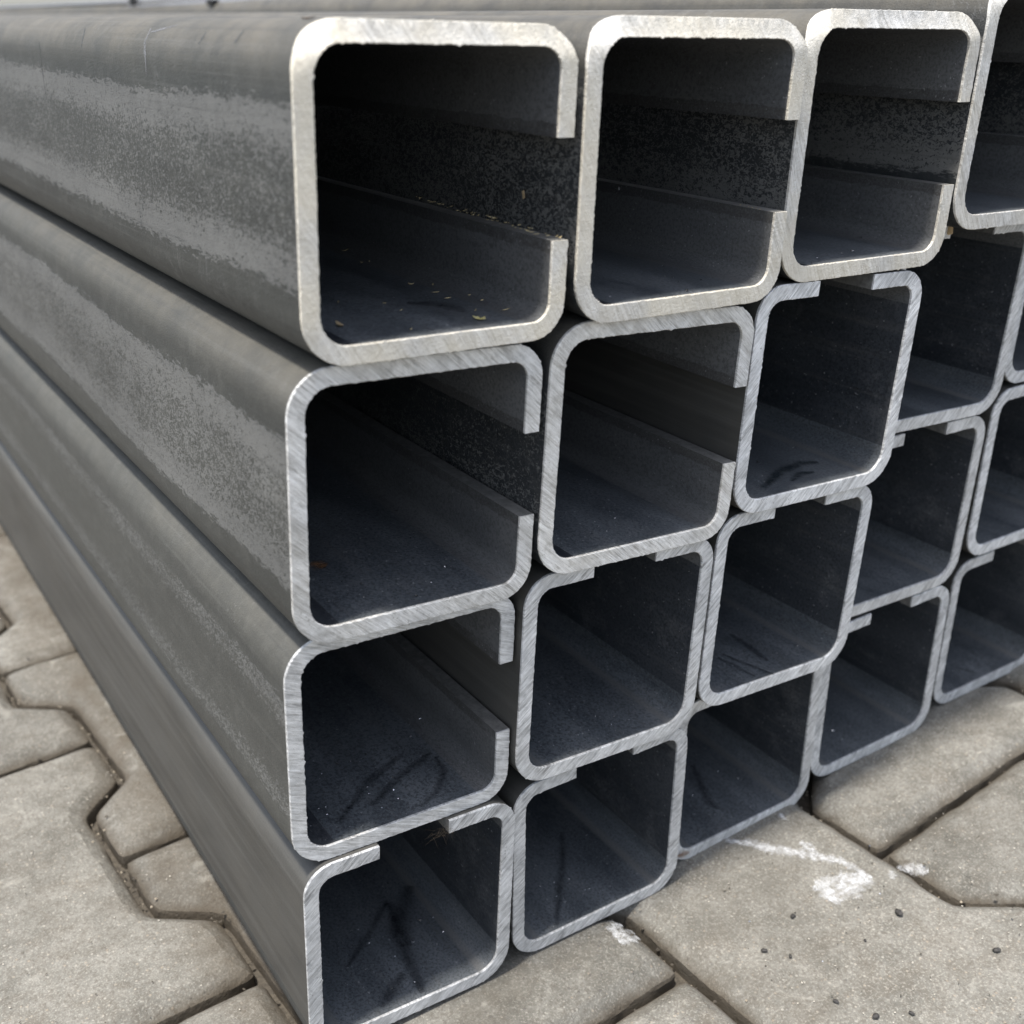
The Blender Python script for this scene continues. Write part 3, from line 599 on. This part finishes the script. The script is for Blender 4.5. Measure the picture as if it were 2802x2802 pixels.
 'swarf2': [(2763,-105,3650,3,0,100),(3062,416,3641,3,0,100),(4408,327,3652,-26,0,97),(4044,75,3658,3,0,100),(3585,-79,3672,3,0,100),(3213,973,3941,-100,0,3)],
 'pale': [(4382,-415,-66,-73,-6,68),(4029,-787,-6,-6,-1,100),(4480,-1355,18,-5,0,100),(3365,-956,-46,-6,-1,100),(3244,-506,-52,-6,-1,100)],
 'hair': [(1782,680,504,-100,0,4),(1481,34,1085,-100,0,4),(1481,-8,1074,-100,0,4),(1782,618,492,-100,0,4)],
 'tanD3': [(4903,141,3660,-16,-99,5)],
}
PTS = {k: [(Vector(p[:3])*1e-4, (Vector(p[3:])*.01).normalized()) for p in v] for k, v in PTS.items()}
def keep(o, parent):
    """make o a child of parent without moving it"""
    o.parent = parent; o.matrix_parent_inverse = parent.matrix_world.inverted(); return o
def ribbon(name, pts, half, mat, lift=.00012, taper=True, sub=3, flat=False, wob=0.0, seed=0):
    """thin sheet following a line of surface points"""
    r = random.Random(seed)
    fine = []
    for (a, na), (b, nb) in zip(pts, pts[1:]):
        for i in range(sub): t = i/sub; fine.append((a.lerp(b, t), na.lerp(nb, t).normalized()))
    fine.append(pts[-1])
    bm = bmesh.new(); L = bm.loops.layers.uv.new('flow'); rows = []; d = 0; ds = []
    cols = (-1, -.5, 0, .5, 1)
    for i, (p, n) in enumerate(fine):
        q0 = fine[max(0, i-1)][0]; q1 = fine[min(len(fine)-1, i+1)][0]
        if i: d += (p-fine[i-1][0]).length
        ds.append(d)
        side = n.cross(q1-q0)
        side = side.normalized() if side.length > 1e-9 else Vector((1, 0, 0))
        t = i/max(1, len(fine)-1)
        w_ = half*((.35+.65*math.sin(math.pi*min(max(t, .04), .96))**.6) if taper else 1)*(1+r.uniform(-wob, wob))
        rows.append([bm.verts.new(p+n*lift+side*w_*c) for c in cols])
    for i in range(len(rows)-1):
        for j in range(len(cols)-1):
            f = bm.faces.new((rows[i][j], rows[i][j+1], rows[i+1][j+1], rows[i+1][j])); f.smooth = True
            for l, q in zip(f.loops, ((ds[i], cols[j]), (ds[i], cols[j+1]), (ds[i+1], cols[j+1]), (ds[i+1], cols[j]))): l[L].uv = q
    me = bpy.data.meshes.new(name); bm.to_mesh(me); bm.free()
    return link(name, me, None, [mat])
# oily strokes and rust on the channel floors
for key, half, m in (('B1a', .0040, OIL), ('B1b', .0044, OIL), ('B1c', .0034, OIL), ('B1d', .0034, OIL), ('A1a', .0036, OIL), ('A1b', .0065, OIL), ('A1c', .0055, OIL), ('A1d', .0100, OIL),
                     ('A2a', .0042, OIL), ('C3a', .0058, OILT), ('C3b', .0040, OILT), ('B3a', .0024, OIL), ('B3b', .0024, OIL), ('B3c', .0040, OIL), ('A3a', .0050, OIL), ('A5a', .0016, OIL), ('D1s', .0075, OIL)):
    keep(ribbon('oil_smear', PTS[key], half, m, seed=len(key)), FLOOR[key[:2]])
keep(ribbon('rust_spot', PTS['rustC1'], .0075, RUST), FLOOR['C1'])
cutA3 = [c for c in ROOT['A3'].children if c.name.split('.')[0] == 'sawn_end'][0]
keep(ribbon('rust_spot', PTS['rustA3'], .0036, RUST, lift=.0003), cutA3)
webD1 = [c for c in ROOT['D1'].children if c.name.split('.')[0] == 'web'][0]
SCUFF = mat_smear('dark_scuff', (.035, .036, .038), .9); SCUFFL = mat_smear('pale_scuff', (.24, .24, .25), .65)
keep(ribbon('scuff', PTS['scuff1'], .0013, SCUFF), webD1)
keep(ribbon('scuff', PTS['scuff2'], .0017, SCUFFL, wob=.3), webD1)
for i, k in enumerate(('scuff3', 'scuff4', 'scuff5', 'scuff6')): keep(ribbon('scuff', PTS[k], .0011, SCUFF if i != 1 else SCUFFL, wob=.4, seed=i), webD1)
# paint on the pavers
def paint(name, keys, label):
    root = None
    for k, half in keys:
        if len(PTS[k]) < 2: continue
        o = ribbon(name if root is None else 'stroke', PTS[k], half, PAINT, lift=.0005, wob=.25, seed=len(k))
        if root is None: root = o
        else: o.parent = root
    tag(root, label, 'paint mark', 'white paint marks on the pavers'); return root
paint('paint_mark', [('paint_stroke', .0062), ('paint_patch1', .0082), ('paint_patch2', .0105), ('paint_patch3', .0075), ('paint_tick', .0052), ('paint_tick2', .0034)], 'long smeared white paint stroke on the paver in front of the third bottom channel')
paint('paint_mark', [('paint_right', .0062), ('paint_dot', .0036)], 'short thick white paint dab beside the paver joint at lower right')
paint('paint_mark', [('paint_left1', .0066), ('paint_left2', .0056), ('paint_left3', .0056)], 'round white paint blot on a paver corner below the second bottom channel')

# scraps
def blob_mesh(name, r, seed, mat, sub=1, sq=(1, 1, .7)):
    bm = bmesh.new(); bmesh.ops.create_icosphere(bm, subdivisions=sub, radius=r)
    for v in bm.verts:
        k = 1+.45*noise.noise(v.co*(1.3/r)+Vector((seed*3.3, 0, 0))); v.co = Vector((v.co.x*sq[0], v.co.y*sq[1], v.co.z*sq[2]))*k
    me = bpy.data.meshes.new(name); bm.to_mesh(me); bm.free(); me.materials.append(mat); return me
CR = [blob_mesh('crumb', .0019, i, CRUMB, 1, (1.15, .8, .45)) for i in range(3)]
CRUMB_LABEL = ('black crumb on the big lower right paver, just below the long white paint smear', 'biggest black crumb, to the right of and below the white paint smear',
    'black crumb mid big lower right paver, with a smaller one on its right', 'smaller black crumb close on the right of another, in the middle of the big paver',
    'black crumb near the bottom edge of the picture, left of a close pair of crumbs', 'wide black crumb at the bottom edge, left one of a close pair',
    'black crumb at the bottom edge, right one of a close pair', 'black crumb farthest right, near the right edge of the picture', 'smallest black speck, left of and below the biggest crumb')
sizes = (1.0, 1.5, 1.0, .7, .9, 1.2, .9, 1.2, .6)
for i, ((p, n), sc) in enumerate(zip(PTS['crumbs'], sizes)):
    o = bpy.data.objects.new('crumb', CR[i % 3]); COL.objects.link(o); o.location = p+n*.0012*sc; o.scale = (sc,)*3; o.rotation_euler = (0, 0, i*1.3)
    tag(o, CRUMB_LABEL[i], 'crumb', 'black crumbs scattered on the pavers')
def scrap_sheet(name, outline, mat, p, n, rz, curl, thick=.0003):
    """thin cut or torn scrap with thickness and a curl"""
    bm = bmesh.new(); r = random.Random(3)
    top = [bm.verts.new((x, y, curl*(x*x+y*y)/.00002*.001+thick)) for x, y in outline]
    c = bm.verts.new((0, 0, thick)); bot = [bm.verts.new((v.co.x, v.co.y, v.co.z-thick)) for v in top]
    m = len(top)
    for i in range(m):
        bm.faces.new((top[i], top[(i+1) % m], c)); bm.faces.new((top[(i+1) % m], top[i], bot[i], bot[(i+1) % m]))
    bm.faces.new(list(reversed(bot)))
    me = bpy.data.meshes.new(name); bm.to_mesh(me); bm.free()
    o = link(name, me, None, [mat]); q = n.to_track_quat('Z', 'Y'); o.rotation_mode = 'QUATERNION'
    from mathutils import Quaternion
    o.rotation_quaternion = q @ Quaternion((0, 0, 1), rz); o.location = p+n*.0002; return o
star = []
for i in range(14):
    a = i/14*2*math.pi; rr = (.0029 if i % 2 == 0 else .0015)*(1+.35*math.sin(i*2.1)); star.append((rr*math.cos(a)*1.25, rr*math.sin(a)*.8))
p, n = PTS['leaf'][0]; tag(scrap_sheet('leaf_fragment', star, LEAF, p, n, .5, 1.2), 'ragged yellow leaf fragment on the floor of the big upper left channel', 'leaf')
p, n = PTS['chip'][0]; tag(scrap_sheet('bark_chip', [(-.004, 0), (-.001, -.0010), (.003, -.0006), (.0045, .0003), (.001, .0012), (-.002, .0009)], TAN, p, n, -.1, .6), 'thin brown chip on the floor by the left wall of the big upper left channel', 'chip')
p, n = PTS['splinter'][0]; tag(scrap_sheet('splinter', [(-.0045, 0), (0, -.0008), (.0045, 0), (0, .0007)], BARK, p, n, .2, .3), 'dark splinter on top of the big upper left channel', 'splinter')
p, n = PTS['orange'][0]; tag(scrap_sheet('wood_flake', [(-.0008, -.0016), (.0006, -.0014), (.0010, .0016), (-.0004, .0017)], TAN, p, n, .4, .1), 'tiny orange wood flake stuck to the side of the second top channel', 'flake')
p, n = PTS['tanD3'][0]
def litter(name, items, mat, label, cat, lo, hi, wd, seed, parent=None):
    """many tiny bits in one mesh"""
    r = random.Random(seed); bm = bmesh.new()
    for p, n in items:
        L = r.uniform(lo, hi); W = r.uniform(*wd); t = n.orthogonal().normalized(); b = n.cross(t); a = r.uniform(0, 6.28)
        e = t*math.cos(a)+b*math.sin(a); f = n.cross(e); up = n*W*.8; bend = n*r.uniform(0, .25)*L
        rows = []
        for k, wk in ((-1, .35), (-.3, 1), (.35, .9), (1, .3)):
            q = p+n*.0002+e*(L/2*k)+bend*k*k
            rows.append([bm.verts.new(q+f*W*wk), bm.verts.new(q-f*W*wk), bm.verts.new(q+up*wk)])
        for x, y in zip(rows, rows[1:]):
            for j in range(3): bm.faces.new((x[j], x[(j+1) % 3], y[(j+1) % 3], y[j]))
        bm.faces.new(rows[0]); bm.faces.new(list(reversed(rows[-1])))
    bmesh.ops.recalc_face_normals(bm, faces=bm.faces)
    me = bpy.data.meshes.new(name); bm.to_mesh(me); bm.free()
    return tag(link(name, me, None, [mat]), label, cat, kind='stuff')
litter('straw_litter', PTS['straw'][::2]+PTS['straw'][3::4], STRAW, 'pale straw bits on the floor of the big upper left channel', 'straw', .0014, .0042, (.00018, .0004), 5)
ls = []
rr = random.Random(11)
for (a, na), (b, nb) in zip(PTS['lipstraw'], PTS['lipstraw'][1:]):
    for k in range(2):
        t = rr.random()
        if rr.random() < .75: ls.append((a.lerp(b, t)+Vector((rr.uniform(.0005, .0065), 0, 0)), Vector((0, 0, 1))))
zt = max(q.z for q, _ in ls)
litter('straw_litter', [(Vector((q.x, q.y, zt+.0004)), m_) for q, m_ in ls], STRAW, 'straw dust caught along the lower lip edge of the big upper left channel', 'straw', .001, .003, (.00015, .00035), 6)
litter('straw_litter', PTS['lipstraw2'], STRAW, 'few straw specks on the lower lip edge of the second top channel', 'straw', .0008, .0018, (.00015, .0003), 8)
sw = [q for k in ('swarf2', 'swarf3', 'swarf4', 'swarf5', 'swarf6', 'swarf8') for q in PTS[k]]
litter('steel_swarf', sw, CHIP, 'bright steel swarf specks scattered inside the channels', 'swarf', .0010, .0026, (.0003, .0007), 9)
fl = []
for k in FLOOR:
    if k in ('C5', 'D5'): continue
    r = random.Random(k)
    up = CH[k][4]
    for i in range(70 if k[1] in '12' else 45):
        lx = r.uniform(-.045, .045); ly = .012+abs(r.gauss(0, .09))
        l = Vector((-S/2+T, ly, -lx)) if up else Vector((lx, ly, -H/2+T))
        nn = Vector((1, 0, 0)) if up else Vector((0, 0, 1))
        mw = ROOT[k].matrix_world; fl.append((mw @ l, (mw.to_3x3() @ nn).normalized()))
litter('steel_dust', fl, CHIP, 'fine grey filings lying on the channel floors', 'filings', .0003, .0010, (.00010, .00028), 10)
litter('grit', PTS['pale'], CHIP, 'pale grit specks on the pavers', 'grit', .001, .002, (.0004, .0008), 12)
gr = []; r = random.Random(21)
for i in range(900):
    x, y = r.uniform(.30, .75), r.uniform(-.22, .02)
    if i > 500: x, y = r.uniform(-.12, .05), r.uniform(-.1, .8)
    gr.append((Vector((x, y, gz(x)+.0001)), Vector((0, 0, 1))))
litter('grit', gr[::2], SAND, 'loose dark sand grains on the pavers', 'sand', .0005, .0014, (.0002, .0005), 13)
litter('grit', gr[1::2], mat_flat('pale_grit', (.42, .38, .32), (.6, .56, .48), 400, .9), 'loose pale sand grains on the pavers', 'sand', .0005, .0013, (.0002, .0005), 14)
jg = [[], []]; r = random.Random(31); base = [Vector(q) for q in outline()]
bpy.context.view_layer.update()
for o in NEAR:
    mw = o.matrix_world
    for i in range(70):
        k = r.randrange(len(base)); q = base[k].lerp(base[(k+1) % len(base)], r.random())
        off = r.uniform(-.004, .001) if r.random() < .75 else r.uniform(-.012, 0)
        d = Vector((-q.x, -q.y)).normalized()*-off
        z = -.0125 if off > -.0028 else -.0078+(-off-.0028)*.75
        jg[r.random() < .4].append((mw @ Vector((q.x+d.x, q.y+d.y, z)), Vector((r.uniform(-.3, .3), r.uniform(-.3, .3), 1)).normalized()))
litter('joint_grit', jg[0], SAND, 'dark grit gathered in the paver joints', 'grit', .0010, .0030, (.0005, .0012), 41)
litter('joint_grit', jg[1], mat_flat('tan_grit', (.22, .18, .13), (.42, .37, .29), 300, .9), 'tan grit gathered in the paver joints', 'grit', .0008, .0024, (.0004, .0010), 42)
# hair tuft on the right lip of the corner channel
bm = bmesh.new(); r = random.Random(4)
mw = ROOT['A1'].matrix_world; tip = mw @ Vector((S/2-T*.6, -.0015, -(H/2-LIP)))     # tip of its right-hand lip
for i in range(60):
    p = tip+Vector((-abs(r.gauss(0, .006))+.001, r.uniform(-.001, .002), r.uniform(-.0015, .0025)))
    d = Vector((r.uniform(-1.4, .3), r.uniform(-.4, .3), r.uniform(-.45, .35))).normalized(); L = r.uniform(.0022, .0058); cv = Vector((r.uniform(-1, 1), r.uniform(-.5, .5), r.uniform(-1, .6)))*.9
    prev = None
    for k in range(6):
        t = k/5; q = p+d*L*t+cv*L*t*t*.7; w_ = .00004*(1-.6*t)
        ring = [bm.verts.new(q+Vector((math.cos(a)*w_, 0, math.sin(a)*w_))) for a in (0, 2.1, 4.2)]
        if prev:
            for j in range(3): bm.faces.new((prev[j], prev[(j+1) % 3], ring[(j+1) % 3], ring[j]))
        prev = ring
me = bpy.data.meshes.new('hair_tuft'); bm.to_mesh(me); bm.free()
tag(link('hair_tuft', me, None, [FIBRE]), 'small tuft of brown hair caught on the right lip of the corner channel', 'hair tuft')
# packing scrap wedged under the fourth top channel
me = blob_mesh('wood_scrap', .0036, 2, TAN, 2, (.8, 1, 1.5)); o = link('wood_scrap', me); p, n = PTS['tanD3'][0]; o.location = p+Vector((.001, .002, .002))
tag(o, 'small tan scrap of wood wedged between the third and fourth top channels', 'wood scrap')
# strapping lying along the edge of the fourth top channel
def strap(pts, wd, th_, label, seed):
    bm = bmesh.new(); rows = []
    P_ = [Vector(p) for p in pts]; fine = []
    for i in range(len(P_)-1):
        a = P_[max(0, i-1)]; b = P_[i]; c = P_[i+1]; d = P_[min(len(P_)-1, i+2)]
        for k in range(8):
            t = k/8; fine.append(.5*((2*b)+(c-a)*t+(2*a-5*b+4*c-d)*t*t+(3*b-3*c+d-a)*t**3))
    fine.append(P_[-1]); sd_ = Vector((.8, 0, .6))
    for i, q in enumerate(fine):
        d = (fine[min(i+1, len(fine)-1)]-fine[max(0, i-1)]).normalized(); s_ = (sd_-d*sd_.dot(d)).normalized(); n_ = d.cross(s_)
        rows.append([bm.verts.new(q+s_*wd*x+n_*th_*y) for x, y in ((-.5, 0), (.5, 0), (.5, 1), (-.5, 1))])
    for a, b in zip(rows, rows[1:]):
        for j in range(4): bm.faces.new((a[j], a[(j+1) % 4], b[(j+1) % 4], b[j]))
    bm.faces.new(rows[0]); bm.faces.new(list(reversed(rows[-1])))
    bmesh.ops.recalc_face_normals(bm, faces=bm.faces)
    me = bpy.data.meshes.new('strapping_band'); bm.to_mesh(me); bm.free()
    return tag(link('strapping_band', me, None, [STRAP]), label, 'strap', 'straps on top of the stack')
strap([(.485, 3.2, .4935), (.470, 2.5, .4922), (.470, 1.95, .4932), (.470, 1.45, .4952), (.474, 1.25, .4958), (.50, 1.0, .4940)], .0065, .0007, 'pale strap lying along the stack top beyond the black clip, at far upper left', 1)
strap([(.466, 1.43, .4880), (.467, 1.3, .4890), (.471, 1.12, .4908), (.478, .95, .4928), (.51, .72, .4935)], .006, .0007, 'pale strap running from the black clip towards the viewer at upper left', 2)
def clip(loc, dims, label):
    bm = bmesh.new(); bmesh.ops.create_cube(bm, size=1)
    for v in bm.verts: v.co = Vector((v.co.x*dims[0], v.co.y*dims[1], v.co.z*dims[2]))
    bmesh.ops.bevel(bm, geom=list(bm.edges), offset=min(dims)*.22, segments=2, affect='EDGES')
    b2 = bmesh.ops.create_cube(bm, size=1)['verts']
    for v in b2: v.co = Vector((v.co.x*dims[0]*1.15, v.co.y*dims[1]*.3, v.co.z*dims[2]*.4+dims[2]*.35))
    me = bpy.data.meshes.new('strap_clip'); bm.to_mesh(me); bm.free()
    o = link('strap_clip', me, None, [BLACK]); o.location = loc
    return tag(o, label, 'strap clip', 'black clips on the straps')
clip((.470, 1.41, .4935), (.012, .024, .010), 'square black clip where the two pale straps meet at upper left')
clip((.466, 1.08, .4905), (.010, .022, .0055), 'flat black clip on the nearer pale strap at upper left')
